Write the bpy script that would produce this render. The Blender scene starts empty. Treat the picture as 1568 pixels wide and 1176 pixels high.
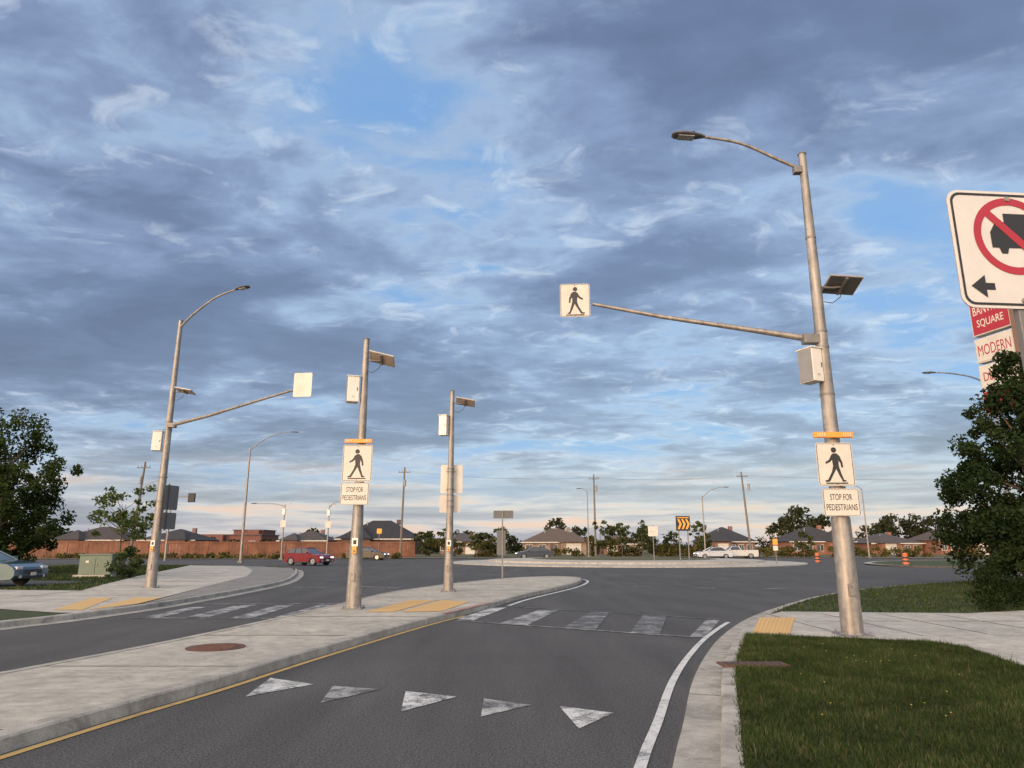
import bpy, math, random
import numpy as np
from mathutils import Matrix, Vector
random.seed(7); rng=np.random.default_rng(11)
scene=bpy.context.scene
COL=bpy.context.collection

# ------------------------------------------------------------ materials
def newmat(name):
    m=bpy.data.materials.new(name); m.use_nodes=True
    nt=m.node_tree; b=nt.nodes['Principled BSDF']
    return m,nt,b
def noise(nt,scale,detail=4,rough=.55,vec=None,dist=0):
    n=nt.nodes.new('ShaderNodeTexNoise'); n.inputs['Scale'].default_value=scale
    n.inputs['Detail'].default_value=detail; n.inputs['Roughness'].default_value=rough
    n.inputs['Distortion'].default_value=dist
    if vec is not None: nt.links.new(vec,n.inputs['Vector'])
    return n.outputs['Fac']
def objco(nt,sc=None):
    t=nt.nodes.new('ShaderNodeTexCoord'); o=t.outputs['Object']
    if sc:
        mp=nt.nodes.new('ShaderNodeMapping'); mp.inputs['Scale'].default_value=sc
        nt.links.new(o,mp.inputs['Vector']); o=mp.outputs['Vector']
    return o
def ramp(nt,fac,stops,interp='LINEAR'):
    r=nt.nodes.new('ShaderNodeValToRGB'); r.color_ramp.interpolation=interp
    el=r.color_ramp.elements
    while len(el)<len(stops): el.new(.5)
    for e,(p,c) in zip(el,stops):
        e.position=p; e.color=(c[0],c[1],c[2],1) if not isinstance(c,(int,float)) else (c,c,c,1)
    nt.links.new(fac,r.inputs['Fac']); return r.outputs['Color']
def mix(nt,a,b,fac,mode='MIX'):
    m=nt.nodes.new('ShaderNodeMix'); m.data_type='RGBA'; m.blend_type=mode
    for sock,v in ((m.inputs[6],a),(m.inputs[7],b)):
        if isinstance(v,tuple): sock.default_value=(*v,1) if len(v)==3 else v
        else: nt.links.new(v,sock)
    if isinstance(fac,(int,float)): m.inputs[0].default_value=fac
    else: nt.links.new(fac,m.inputs[0])
    return m.outputs[2]
def bump(nt,b,h,strength=.3,dist=.01):
    n=nt.nodes.new('ShaderNodeBump'); n.inputs['Strength'].default_value=strength
    n.inputs['Distance'].default_value=dist
    nt.links.new(h,n.inputs['Height']); nt.links.new(n.outputs['Normal'],b.inputs['Normal'])
def simple(name,col,rough=.6,metal=0,var=.12,scale=4,bmp=0,bscale=60,coat=0,emit=0,det=3):
    m,nt,b=newmat(name); v=objco(nt)
    n=noise(nt,scale,det,.6,v)
    lo=tuple(c*(1-var) for c in col); hi=tuple(min(1,c*(1+var)) for c in col)
    c=ramp(nt,n,[(.3,lo),(.7,hi)]); nt.links.new(c,b.inputs['Base Color'])
    b.inputs['Roughness'].default_value=rough; b.inputs['Metallic'].default_value=metal
    b.inputs['Coat Weight'].default_value=coat
    if bmp: bump(nt,b,noise(nt,bscale,3,.6,v),bmp,.005)
    if emit:
        b.inputs['Emission Color'].default_value=(*col,1); b.inputs['Emission Strength'].default_value=emit
    return m
def m_asphalt(name,base):
    m,nt,b=newmat(name); v=objco(nt); v2=objco(nt,(1.3,.16,1))
    big=noise(nt,.22,4,.6,v,.6); trk=noise(nt,1.0,4,.6,v2,.3); fine=noise(nt,48,2,.75,v); sp=noise(nt,120,1,.5,v)
    c=ramp(nt,big,[(.3,tuple(x*.84 for x in base)),(.7,tuple(x*1.16 for x in base))])
    c=mix(nt,c,ramp(nt,trk,[(.3,.34),(.7,.64)]),.7,'OVERLAY')
    c=mix(nt,c,ramp(nt,fine,[(.33,.10),(.68,.90)]),.85,'OVERLAY')
    c=mix(nt,c,(.30,.285,.26),ramp(nt,sp,[(.60,0.),(.70,.7)]))
    nt.links.new(c,b.inputs['Base Color']); b.inputs['Roughness'].default_value=.85
    b.inputs['Specular IOR Level'].default_value=.3
    bump(nt,b,fine,.8,.01); return m
def m_concrete(name,base,sx=None,dirt=0):
    m,nt,b=newmat(name); v=objco(nt)
    big=noise(nt,.5,5,.65,v); mid=noise(nt,4,5,.7,v); fine=noise(nt,80,2,.6,v)
    c=ramp(nt,big,[(.3,tuple(x*.78 for x in base)),(.7,tuple(x*1.12 for x in base))])
    c=mix(nt,c,ramp(nt,mid,[(.25,.32),(.75,.64)]),.75,'OVERLAY')
    c=mix(nt,c,ramp(nt,fine,[(.3,.32),(.7,.66)]),.6,'OVERLAY')
    if dirt:
        st=noise(nt,1.7,6,.75,v,.8); c=mix(nt,c,(.12,.105,.085),ramp(nt,st,[(.50,0.),(.68,dirt)]))
    if sx:
        w=nt.nodes.new('ShaderNodeTexWave'); w.wave_type='BANDS'; w.bands_direction='Y'
        w.inputs['Scale'].default_value=sx; w.inputs['Distortion'].default_value=2.5
        w.inputs['Detail'].default_value=3
        nt.links.new(v,w.inputs['Vector'])
        c=mix(nt,c,ramp(nt,w.outputs['Fac'],[(0.,.44),(.5,.52)]),.4,'OVERLAY')
    nt.links.new(c,b.inputs['Base Color']); b.inputs['Roughness'].default_value=.88
    bump(nt,b,fine,.3,.004); return m
def m_paint(name,col,lo,hi,under=(.066,.066,.066)):
    m,nt,b=newmat(name); v=objco(nt)
    n=noise(nt,2.4,7,.75,v,.5); f=noise(nt,60,2,.6,v)
    add=nt.nodes.new('ShaderNodeMath'); add.operation='MULTIPLY_ADD'; add.inputs[1].default_value=.35
    nt.links.new(f,add.inputs[0]); nt.links.new(n,add.inputs[2])
    fac=ramp(nt,add.outputs[0],[(lo,1.),(hi,0.)])
    c=mix(nt,under,col,fac); nt.links.new(c,b.inputs['Base Color']); b.inputs['Roughness'].default_value=.75
    return m
def m_grass(name,a,b2,dry):
    m,nt,b=newmat(name); v=objco(nt)
    n1=noise(nt,.35,4,.6,v); n2=noise(nt,6,5,.75,v); n3=noise(nt,70,2,.7,v)
    c=ramp(nt,n2,[(.3,a),(.7,b2)])
    c=mix(nt,c,dry,ramp(nt,n1,[(.5,0.),(.75,.5)]))
    c=mix(nt,c,ramp(nt,n3,[(.25,.2),(.75,.8)]),.8,'OVERLAY')
    nt.links.new(c,b.inputs['Base Color']); b.inputs['Roughness'].default_value=.95
    bump(nt,b,n3,.9,.04); return m
def m_leaf(name,trans=.2):
    m,nt,b=newmat(name)
    at=nt.nodes.new('ShaderNodeAttribute'); at.attribute_name='Col'
    c=at.outputs['Color']
    df=nt.nodes.new('ShaderNodeBsdfDiffuse'); nt.links.new(c,df.inputs['Color'])
    tr=nt.nodes.new('ShaderNodeBsdfTranslucent'); nt.links.new(c,tr.inputs['Color'])
    ms=nt.nodes.new('ShaderNodeMixShader'); ms.inputs[0].default_value=trans
    nt.links.new(df.outputs[0],ms.inputs[1]); nt.links.new(tr.outputs[0],ms.inputs[2])
    nt.links.new(ms.outputs[0],nt.nodes['Material Output'].inputs['Surface']); return m

ASPH=m_asphalt('asphalt',(.068,.067,.065))
CONC=m_concrete('concrete',(.45,.42,.36),None,.35)
CONCM=m_concrete('median_concrete',(.43,.40,.335),1.6,.4)
CURB=m_concrete('kerb_concrete',(.39,.365,.315),None,.7)
CONCG=m_concrete('grey_concrete',(.22,.21,.195))
GRAV=m_concrete('apron_concrete',(.42,.39,.34))
WHITE=m_paint('worn_white_paint',(.60,.60,.57),.60,.76)
WLINE=m_paint('white_line_paint',(.58,.58,.55),.68,.88)
FADED=m_paint('faded_white_paint',(.46,.46,.44),.53,.76)
FADE2=m_paint('very_faded_white_paint',(.38,.38,.36),.45,.70)
YEL=m_paint('yellow_line_paint',(.52,.34,.12),.72,.92)
TACT=m_paint('tactile_yellow',(.56,.36,.14),.85,1.1,(.4,.36,.3))
REDP=m_paint('red_kerb_paint',(.33,.13,.10),.6,.85,(.36,.35,.32))
GRASS=m_grass('grass',(.026,.042,.012),(.056,.078,.024),(.10,.09,.042))
FIELD=m_grass('field_grass',(.06,.066,.026),(.105,.10,.045),(.17,.135,.075))
SOIL=simple('joint',(.07,.065,.06),.95)
def m_steel(name,col):
    m,nt,b=newmat(name); v=objco(nt); v2=objco(nt,(9,9,.9))
    n=noise(nt,6,5,.7,v); s=noise(nt,1.2,5,.65,v2)
    c=ramp(nt,n,[(.3,tuple(x*.72 for x in col)),(.7,tuple(x*1.28 for x in col))])
    c=mix(nt,c,ramp(nt,s,[(.3,.28),(.7,.68)]),.85,'OVERLAY')
    nt.links.new(c,b.inputs['Base Color']); b.inputs['Metallic'].default_value=.55
    r=ramp(nt,n,[(.3,.42),(.7,.62)]); nt.links.new(r,b.inputs['Roughness']); return m
STEEL=m_steel('weathered_galvanised_steel',(.29,.265,.235))
STEELD=simple('dull_steel',(.20,.19,.18),.55,.4,.2,8)
LAMPH=simple('lamp_head_grey',(.10,.10,.105),.45,.3)
LENS=simple('lamp_lens',(.4,.4,.38),.25)
SIGNW=simple('sign_white',(.60,.555,.48),.5,0,.08,3)
SIGNN=simple('sign_white_reflective',(.60,.58,.55),.5,0,.05,9)
SIGNB=simple('sign_back',(.50,.47,.42),.45,.25,.08,3)
SIGND=simple('sign_back_dark',(.12,.12,.12),.5,.2,.1,3)
SIGNK=simple('sign_black',(.018,.018,.019),.5)
SIGNR=simple('sign_red',(.36,.02,.035),.45,0,.05)
SIGNY=simple('sign_orange',(.80,.36,.05),.45,0,.05)
CABW=simple('cabinet_white',(.72,.68,.60),.4,0,.05,3)
CABG=simple('cabinet_grey',(.24,.24,.24),.5,0,.08)
AMBER=simple('beacon_amber',(.85,.30,.04),.4,0,.08,emit=.10)
SOLAR=simple('solar_cell',(.02,.025,.05),.2,.2)
PANB=simple('solar_underside_sunlit',(.46,.36,.28),.5,0,.1)  # warm low sun on the panel underside put into the colour
PAND=simple('solar_underside_unlit',(.08,.08,.08),.5,0,.1)  # unlit copy of the panel underside, shade put into the colour
ALU=simple('aluminium_frame',(.40,.37,.33),.4,.5)
RUST=simple('rusted_iron',(.13,.065,.045),.8,.3,.35,18,.5,50)
BARK=simple('bark',(.10,.075,.055),.9,0,.3,12,.6,30)
WOOD=simple('weathered_pole_wood',(.17,.145,.12),.9,0,.2,6)
FENCE=simple('fence_wood',(.19,.083,.048),.85,0,.35,.9)
GREENBOX=simple('green_enamel',(.10,.15,.115),.5,0,.08)
RUBBER=simple('tyre_rubber',(.02,.02,.02),.8)
RIM=simple('alloy_rim',(.40,.40,.41),.3,.8)
GLASS=simple('car_glass',(.02,.025,.03),.08,.0,.1,2,coat=.5)
HEADL=simple('headlight',(.9,.85,.75),.2,0,.02,2,emit=1.4)
HEADO=simple('headlight_off',(.5,.5,.5),.15)
TAIL=simple('tail_light',(.4,.02,.02),.3)
TRIM=simple('black_trim',(.025,.025,.027),.6)
WIN=simple('window_glass',(.05,.06,.075),.1)
TRIMW=simple('white_trim',(.55,.52,.46),.6)
BROWN=simple('pylon_brown',(.20,.115,.08),.7)
DYEL=simple('dandelion_yellow',(.6,.48,.03),.7)
LEAF=m_leaf('foliage')
BLADE=m_leaf('grass_blades',.25)

# ------------------------------------------------------------ mesh builder
class B:
    def __init__(s): s.v=[];s.f=[];s.m=[];s.s=[];s.mats=[]
    def mi(s,m):
        if m not in s.mats: s.mats.append(m)
        return s.mats.index(m)
    def add(s,vs,fs,mat,smooth=False,M=None):
        o=len(s.v)
        if M is not None: vs=[tuple(M@Vector(p)) for p in vs]
        s.v+= [tuple(p) for p in vs]; k=s.mi(mat)
        for f in fs: s.f.append([i+o for i in f]); s.m.append(k); s.s.append(smooth)
    def box(s,c,d,mat,M=None,ch=0):
        x,y,z=[q/2 for q in d]; vs=[]
        if ch<=0:
            vs=[(c[0]+a*x,c[1]+b*y,c[2]+e*z) for a in(-1,1) for b in(-1,1) for e in(-1,1)]
            fs=[(0,1,3,2),(4,6,7,5),(0,4,5,1),(2,3,7,6),(0,2,6,4),(1,5,7,3)]
            s.add(vs,fs,mat,False,M)
        else:
            import bmesh
            bm=bmesh.new(); bmesh.ops.create_cube(bm,size=1)
            for v in bm.verts: v.co=Vector((v.co.x*d[0],v.co.y*d[1],v.co.z*d[2]))
            bmesh.ops.bevel(bm,geom=bm.edges[:],offset=ch,segments=2,affect='EDGES',profile=.5)
            bm.verts.index_update()
            vs=[(v.co.x+c[0],v.co.y+c[1],v.co.z+c[2]) for v in bm.verts]
            fs=[[v.index for v in f.verts] for f in bm.faces]; bm.free()
            s.add(vs,fs,mat,False,M)
    def cyl(s,p0,p1,r0,r1,mat,n=16,caps=True,M=None):
        s.tube([p0,p1],[r0,r1],mat,n,caps,M)
    def tube(s,pts,rad,mat,n=12,caps=True,M=None):
        pts=[Vector(p) for p in pts]; vs=[];fs=[]
        prev=None
        for i,p in enumerate(pts):
            d=(pts[min(i+1,len(pts)-1)]-pts[max(i-1,0)]).normalized()
            if prev is None:
                a=Vector((0,0,1)) if abs(d.z)<.9 else Vector((1,0,0))
                u=d.cross(a).normalized()
            else: u=(prev-d*prev.dot(d)).normalized()
            prev=u; w=d.cross(u)
            for k in range(n):
                t=2*math.pi*k/n; vs.append(p+(u*math.cos(t)+w*math.sin(t))*rad[i])
        for i in range(len(pts)-1):
            for k in range(n):
                a=i*n+k;b=i*n+(k+1)%n; fs.append((a,b,b+n,a+n))
        s.add(vs,fs,mat,True,M)
        if caps:
            s.add(vs[:n],[list(range(n))[::-1]],mat,False,M); s.add(vs[-n:],[list(range(n))],mat,False,M)
    def poly(s,pts,mat,M=None): s.add(pts,[list(range(len(pts)))],mat,False,M)
    def flat(s,pts2,y,mat,M=None): s.add([(a,y,b) for a,b in pts2],[list(range(len(pts2)))],mat,False,M)
    def prismY(s,pts2,y0,y1,mat,M=None):
        n=len(pts2); vs=[(a,y0,b) for a,b in pts2]+[(a,y1,b) for a,b in pts2]
        s.add(vs,[list(range(n)),list(range(2*n-1,n-1,-1))]+[(i,(i+1)%n,(i+1)%n+n,i+n) for i in range(n)],mat,False,M)
    def prismZ(s,pts2,z0,z1,mat,side=None,M=None):
        n=len(pts2); vs=[(a,b,z0) for a,b in pts2]+[(a,b,z1) for a,b in pts2]
        s.add(vs,[list(range(n,2*n))],mat,False,M)
        s.add(vs,[(i,(i+1)%n,(i+1)%n+n,i+n) for i in range(n)],side or mat,False,M)
    def ring(s,outer,inner,y,mat,M=None):
        n=len(outer); vs=[(a,y,b) for a,b in outer]+[(a,y,b) for a,b in inner]
        s.add(vs,[(i,(i+1)%n,(i+1)%n+n,i+n) for i in range(n)],mat,False,M)
    def finish(s,name,loc=(0,0,0)):
        me=bpy.data.meshes.new(name)
        L=Vector(loc); me.from_pydata([tuple(Vector(v)-L) for v in s.v],[],s.f)
        for m in s.mats: me.materials.append(m)
        me.polygons.foreach_set('material_index',s.m); me.polygons.foreach_set('use_smooth',s.s)
        me.update(); o=bpy.data.objects.new(name,me); o.location=loc; COL.objects.link(o); return o

def rrect(w,h,r,cx=0,cz=0,n=5):
    pts=[]
    for (sx,sz,a0) in((1,1,0),(-1,1,90),(-1,-1,180),(1,-1,270)):
        for k in range(n+1):
            a=math.radians(a0+90*k/n); pts.append((cx+sx*(w/2-r)+r*math.cos(a),cz+sz*(h/2-r)+r*math.sin(a)))
    return pts
def circ(cx,cz,r,n=28): return [(cx+r*math.cos(2*math.pi*k/n),cz+r*math.sin(2*math.pi*k/n)) for k in range(n)]
def frame(o,yaw=0,tx=0,ty=0):
    return Matrix.Translation(o)@Matrix.Rotation(math.radians(yaw),4,'Z')@Matrix.Rotation(math.radians(ty),4,'Y')@Matrix.Rotation(math.radians(tx),4,'X')
def text(b,txt,w,h,cx,cz,y,mat,M,off=.012,spacing=1.0):
    cu=bpy.data.curves.new('t','FONT'); cu.body=txt; cu.align_x='CENTER'; cu.offset=off; cu.space_line=spacing; cu.resolution_u=4
    o=bpy.data.objects.new('t',cu); COL.objects.link(o); bpy.context.view_layer.update()
    me=o.evaluated_get(bpy.context.evaluated_depsgraph_get()).to_mesh()
    vs=[tuple(v.co) for v in me.vertices]; fs=[list(p.vertices) for p in me.polygons]
    x0=min(v[0] for v in vs);x1=max(v[0] for v in vs);y0=min(v[1] for v in vs);y1=max(v[1] for v in vs)
    vs=[(cx+((v[0]-x0)/(x1-x0)-.5)*w,y,cz+((v[1]-y0)/(y1-y0)-.5)*h) for v in vs]
    b.add(vs,fs,mat,False,M); bpy.data.objects.remove(o); bpy.data.curves.remove(cu)

def catmull(P,n=6,closed=False):
    out=[];N=len(P)
    R=range(N if closed else N-1)
    for i in R:
        if closed: a,b,c,d=P[(i-1)%N],P[i],P[(i+1)%N],P[(i+2)%N]
        else: a,b,c,d=P[max(i-1,0)],P[i],P[i+1],P[min(i+2,N-1)]
        for k in range(n):
            t=k/n; out.append(tuple(.5*((2*b[j])+(-a[j]+c[j])*t+(2*a[j]-5*b[j]+4*c[j]-d[j])*t*t+(-a[j]+3*b[j]-3*c[j]+d[j])*t**3) for j in (0,1)))
    if not closed: out.append(tuple(P[-1]))
    return out
def offset(P,d,closed=False):
    N=len(P);out=[]
    for i in range(N):
        a=P[(i-1)%N] if (closed or i>0) else P[0]; c=P[(i+1)%N] if (closed or i<N-1) else P[-1]
        dx,dy=c[0]-a[0],c[1]-a[1]; l=math.hypot(dx,dy) or 1
        out.append((P[i][0]+dy/l*d,P[i][1]-dx/l*d))
    return out
def ribbon(b,P,d0,d1,z0,z1,mat,closed=False):
    A=offset(P,d0,closed);C=offset(P,d1,closed);n=len(A)
    vs=[(x,y,z0) for x,y in A]+[(x,y,z1) for x,y in C]
    b.add(vs,[(i,(i+1)%n,(i+1)%n+n,i+n) for i in range(n if closed else n-1)],mat)
def inpoly(X,Y,P):
    r=np.zeros(len(X),bool); n=len(P)
    for i in range(n):
        x0,y0=P[i];x1,y1=P[(i+1)%n]
        if y0==y1: continue
        c=((y0>Y)!=(y1>Y))&(X<(x1-x0)*(Y-y0)/(y1-y0)+x0); r^=c
    return r

# ------------------------------------------------------------ ground and roads
b=B(); b.poly([(-2500,-600,-.03),(2500,-600,-.03),(2500,3500,-.03),(-2500,3500,-.03)],FIELD); b.finish('ground')
b=B(); b.poly([(-115,-14,0),(115,-14,0),(115,112,0),(-115,112,0)],ASPH); b.finish('road')

gut=catmull([(-.9,-3),(.35,2.6),(1.19,5.64),(1.57,6.9),(2.17,8.93),(2.88,10.96),(3.79,13.24),(5.13,16.07),(6.86,19.01),(9.25,22.46),(13.19,26.68),(20.06,31.76),(32,37),(60,43),(110,48)],6)
inR=offset(gut,.5)
sideR=[(4.02,12.55),(5.42,12.0),(6.6,11.6),(6.8,11.0),(6.43,9.28),(5.9,6),(5.2,2),(7.0,2),(7.8,6),(8.5,9.8),(9.39,13.1),(11.5,15.4),(16,17.5),(16,18.6),(10.22,16.3),(6.22,16.72),(5.55,15.85),(4.85,14.4)]
vergeR=inR+[(110,-14),(-.4,-14)]
b=B(); b.poly([(x,y,.122) for x,y in vergeR],GRASS); b.finish('grass_verge')
b=B(); b.poly([(x,y,.130) for x,y in sideR],CONC)
for k in range(4):
    b.box((5.65+1.25*k,14.1+.12*k,.1345),(.014,4.2-.3*k,.003),SOIL)
b.box((8.6,14.6,.1345),(5.5,.014,.003),SOIL)
b.finish('sidewalk')
def kerb(P,sg,name,h=.128,jstep=3.0):
    b=B()
    ribbon(b,P,0,.34*sg,.006,.010,CURB)
    ribbon(b,P,.34*sg,.35*sg,.010,h-.02,CURB)
    ribbon(b,P,.35*sg,.365*sg,h-.02,h-.004,CURB)
    ribbon(b,P,.365*sg,.385*sg,h-.004,h,CURB)
    ribbon(b,P,.385*sg,.505*sg,h,h+.002,CURB)
    ribbon(b,P,-.035*sg,.0,.005,.006,SOIL)
    acc=0
    for i in range(len(P)-1):
        acc+=math.hypot(P[i+1][0]-P[i][0],P[i+1][1]-P[i][1])
        if acc>jstep and P[i][1]>1 and P[i][1]<60:
            acc=0; dx,dy=P[i+1][0]-P[i][0],P[i+1][1]-P[i][1]; l=math.hypot(dx,dy); ux,uy=dx/l*.008,dy/l*.008
            nx,ny=dy/l*sg,-dx/l*sg
            def q(d0,z0,d1,z1):
                b.poly([(P[i][0]+nx*d0-ux,P[i][1]+ny*d0-uy,z0),(P[i][0]+nx*d0+ux,P[i][1]+ny*d0+uy,z0),(P[i][0]+nx*d1+ux,P[i][1]+ny*d1+uy,z1),(P[i][0]+nx*d1-ux,P[i][1]+ny*d1-uy,z1)],SOIL)
            q(0,.012,.335,.016); q(.335,.016,.36,h+.005); q(.36,h+.006,.51,h+.008)
    return b.finish(name)
kerb(gut,1,'kerb')
b=B(); ribbon(b,[p for p in gut if -2<p[1]<15.6],-.275,-.185,.008,.008,WLINE)
b.finish('road_edge_line')
b=B(); b.poly([(4.15,12.62,.137),(5.2,15.28,.137),(5.95,15.28,.137),(4.75,12.5,.137)],TACT); 
for i in range(9):
    for j in range(24):
        u=(i+.5)/9;v=(j+.5)/24
        x=(4.15+.6*u)*(1-v)+(5.2+.75*u)*v; y=(12.62-.12*u)*(1-v)+15.28*v
        b.cyl((x,y,.138),(x,y,.143),.016,.010,TACT,6)
b.finish('tactile_paving')
b=B(); b.box((3.05,9.35,.140),(.84,.30,.024),RUST,None,.004)
for k in range(9): b.box((2.72+.082*k,9.35,.154),(.02,.22,.006),TRIM)
b.finish('drain_cover')

# splitter island
islL=[(-10.2,-5),(-8.6,0),(-6.9,6),(-6.2,8.9),(-5.7,11),(-5.35,13),(-5.1,14.8),(-4.9,16.2),(-4.65,18.2),(-4.45,20.5),(-4.1,23.6),(-3.4,26.3),(-2.3,29.7),(-.4,33.9),(1.3,35.8),(2.6,36.0),(3.25,34.8),(3.1,32.3),(2.2,28.3),(.3,22.5),(-.5,19.4),(-1.2,17.1),(-1.9,14.8),(-2.9,10.8),(-3.4,8.5),(-3.8,7),(-4.35,4.6),(-5.3,0.8),(-6.8,-5)]
isl=catmull(islL,5,True)
b=B(); ribbon(b,isl,0,.012,0,.108,CURB,True); ribbon(b,isl,.012,.035,.108,.124,CURB,True); ribbon(b,isl,.035,.2,.124,.128,CURB,True); ribbon(b,isl,.2,.215,.127,.122,SOIL,True)
inn=offset(isl,.21,True)
b.poly([(x,y,.124) for x,y in inn],CONCM)
for yy,x0,x1 in((6.2,-6.5,-4.2),(9.3,-5.9,-3.45),(12.4,-5.3,-2.8),(15.6,-4.7,-1.95),(21.4,-4.1,-.35),(24.6,-3.6,.6),(28,-2.6,1.8),(31,-1.6,2.6)):
    b.box(((x0+x1)/2,yy,.1275),(x1-x0,.016,.003),SOIL)
b.finish('traffic_island')
b=B()
for q in ([(-3.35,16.6),(-2.72,16.6),(-2.1,20.2),(-2.85,20.2)],[(-2.55,16.6),(-1.62,16.8),(-1.15,19.6),(-1.95,20.2)]):
    b.poly([(x,y,.132) for x,y in q],TACT)
    for i in range(10):
        for j in range(26):
            u=(i+.5)/10;v=(j+.5)/26
            x=(q[0][0]*(1-u)+q[1][0]*u)*(1-v)+(q[3][0]*(1-u)+q[2][0]*u)*v; y=(q[0][1]*(1-u)+q[1][1]*u)*(1-v)+(q[3][1]*(1-u)+q[2][1]*u)*v
            b.cyl((x,y,.133),(x,y,.138),.02,.012,TACT,5)
b.finish('tactile_paving')
b=B(); b.cyl((-4.42,10.95,.126),(-4.42,10.95,.134),.42,.42,RUST,36); b.cyl((-4.42,10.95,.134),(-4.42,10.95,.138),.34,.34,RUST,32)
for k in range(-3,4):
    l=.3*math.sqrt(max(0,1-(k/3.8)**2)); b.box((-4.42,10.95+k*.08,.140),(2*l,.03,.006),RUST)
b.finish('manhole_cover')
right=[p for p in isl[16*5:] if p[1]<17.3 and p[1]>-3]
b=B(); ribbon(b,right,-.14,-.05,.006,.006,YEL); b.finish('yellow_line')
r2=[p for p in isl[15*5:] if 16.0<p[1]<19.8 and p[0]>-2.5]
b=B(); ribbon(b,r2,.0,.16,.1295,.1315,REDP); b.finish('painted_kerb_section')
r3=[p for p in isl[14*5:] if 19.6<p[1]<36.5 and p[0]>-1.5]
b=B(); ribbon(b,r3,-.33,-.22,.006,.006,WLINE); b.finish('white_line')

# left block
lf=catmull([(-14.5,-8),(-12.5,2),(-11,8),(-9.95,14.1),(-9.6,15.4),(-9.3,17.1),(-9.1,19.4),(-9.1,23.3),(-9.3,27.9),(-9.8,32.3),(-11,37.6),(-12.5,43),(-14.6,49),(-18.5,53.6),(-26,57),(-45,62),(-110,70)],6)
inL=offset(lf,-.5)
b=B(); b.poly([(x,y,.118) for x,y in inL]+[(-110,-8,.118)],GRASS); b.finish('grass_verge')
kerb(lf,-1,'kerb')
shoul=[(-9.72,19),(-9.65,23.3),(-9.8,27.9),(-10.4,32.4),(-11.5,37.7),(-13,43.2),(-15.1,49),(-18.6,53),(-22,55.2),(-25,55.8),(-20.3,54),(-16.2,44.8),(-13.3,36.1),(-11.5,27.3)]
b=B(); b.poly([(x,y,.124) for x,y in shoul],CONCG); b.finish('paved_shoulder')
swl=[(-30,25.9),(-17.7,24.9),(-14.6,24.4),(-16,28.2),(-18.8,36.1),(-25,55.5),(-20.3,54.0),(-16.2,44.8),(-13.3,36.1),(-11.5,27.3),(-9.75,18.8),(-9.85,16.4),(-10.4,16.5),(-12.5,17.5),(-20,18.4),(-30,19)]
b=B(); b.poly([(x,y,.130) for x,y in swl],CONC)
for y in (19.5,22,24.5): b.box((-13.3,y,.1345),(5.6 if y<24 else 3,.015,.003),SOIL)
for x in (-14.5,-17,-20): b.box((x,21.8,.1345),(.015,5.2,.003),SOIL)
for k in range(6): b.box((-13.6-.95*k,27.5+3*k,.1345),(3.0,.02,.003),SOIL)
b.finish('sidewalk')
drv=[(-18.2,25.6),(-17.9,31),(-60,37),(-60,26)]
b=B(); b.poly([(x,y,.1235) for x,y in drv],ASPH); b.finish('driveway')
b=B(); b.poly([(-10,17.1,.1365),(-9.75,18.9,.1365),(-10.2,21.1,.1365),(-11.0,21.1,.1365)],TACT); b.poly([(-11.6,21.0,.1365),(-12.2,21.0,.1365),(-10.8,17.1,.1365),(-10.1,17.05,.1365)],TACT); b.finish('tactile_paving')

# far blocks
b=B(); b.poly([(x,y,.06) for x,y in [(-130,87),(-30,89),(-10,93),(5,99),(36,99),(60,92),(130,88),(240,150),(-240,150)]],FIELD); b.finish('far_grass')
b=B(); fr=catmull([(-130,87),(-30,89),(-10,93),(5,99),(36,99),(60,92),(130,88)],6); ribbon(b,fr,0,.3,0,.1,CURB); ribbon(b,fr,0,-1.6,.1,.1,CONC); b.finish('far_kerb')
fb=catmull([(31,55.5),(33,66),(45,76),(80,78),(125,72),(125,52),(60,51),(38,53)],5,True)
b=B(); b.prismZ(fb,0,.1,GRASS,CURB); ribbon(b,fb,-.4,.2,.108,.108,CURB,True); b.finish('grass_verge')
# roundabout central island
b=B(); cx,cy=11,71
def cr(r,n=72): return [(cx+r*math.cos(2*math.pi*k/n),cy+r*math.sin(2*math.pi*k/n)) for k in range(n)]
prof=[(17,0),(16.97,.08),(13.4,.14),(13.3,.30),(13.0,.31),(9,.38),(4,.40)]
mats=[CURB,GRAV,CURB,CURB,GRAV,FIELD]
for (r0,z0),(r1,z1),mt in zip(prof,prof[1:],mats):
    A=cr(r0);C=cr(r1);n=72; b.add([(x,y,z0) for x,y in A]+[(x,y,z1) for x,y in C],[(i,(i+1)%n,(i+1)%n+n,i+n) for i in range(n)],mt)
b.poly([(x,y,.40) for x,y in cr(4)],FIELD); b.finish('roundabout_central_island')

# markings
b=B()
b.poly([(x,y,.007) for x,y in ((-1.25,16.3),(-.55,19.2),(-.1,19.5),(-.85,16.0))],WHITE)
for q in [((-.3,15.3),(.7,18.6),(1.2,18.6),(.3,15)),((3.2,13.2),(4.3,16.1),(4.6,16.1),(3.45,13.1))]:
    b.poly([(x,y,.007) for x,y in q],FADED)
for q in [((1,14.5),(1.9,17.9),(2.4,17.9),(1.6,14.1)),((2.2,13.7),(3.1,17.2),(3.6,16.9),(2.7,13.4))]:
    b.poly([(x,y,.007) for x,y in q],FADE2)
def line(p,q,w,mat,z=.005):
    dx,dy=q[0]-p[0],q[1]-p[1];l=math.hypot(dx,dy);nx,ny=-dy/l*w/2,dx/l*w/2
    b.poly([(p[0]+nx,p[1]+ny,z),(q[0]+nx,q[1]+ny,z),(q[0]-nx,q[1]-ny,z),(p[0]-nx,p[1]-ny,z)],mat)
line((-1.2,15.95),(3.3,13.1),.08,FADED,.011); line((-.1,19.6),(4.6,16.25),.08,FADE2,.011)
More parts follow.
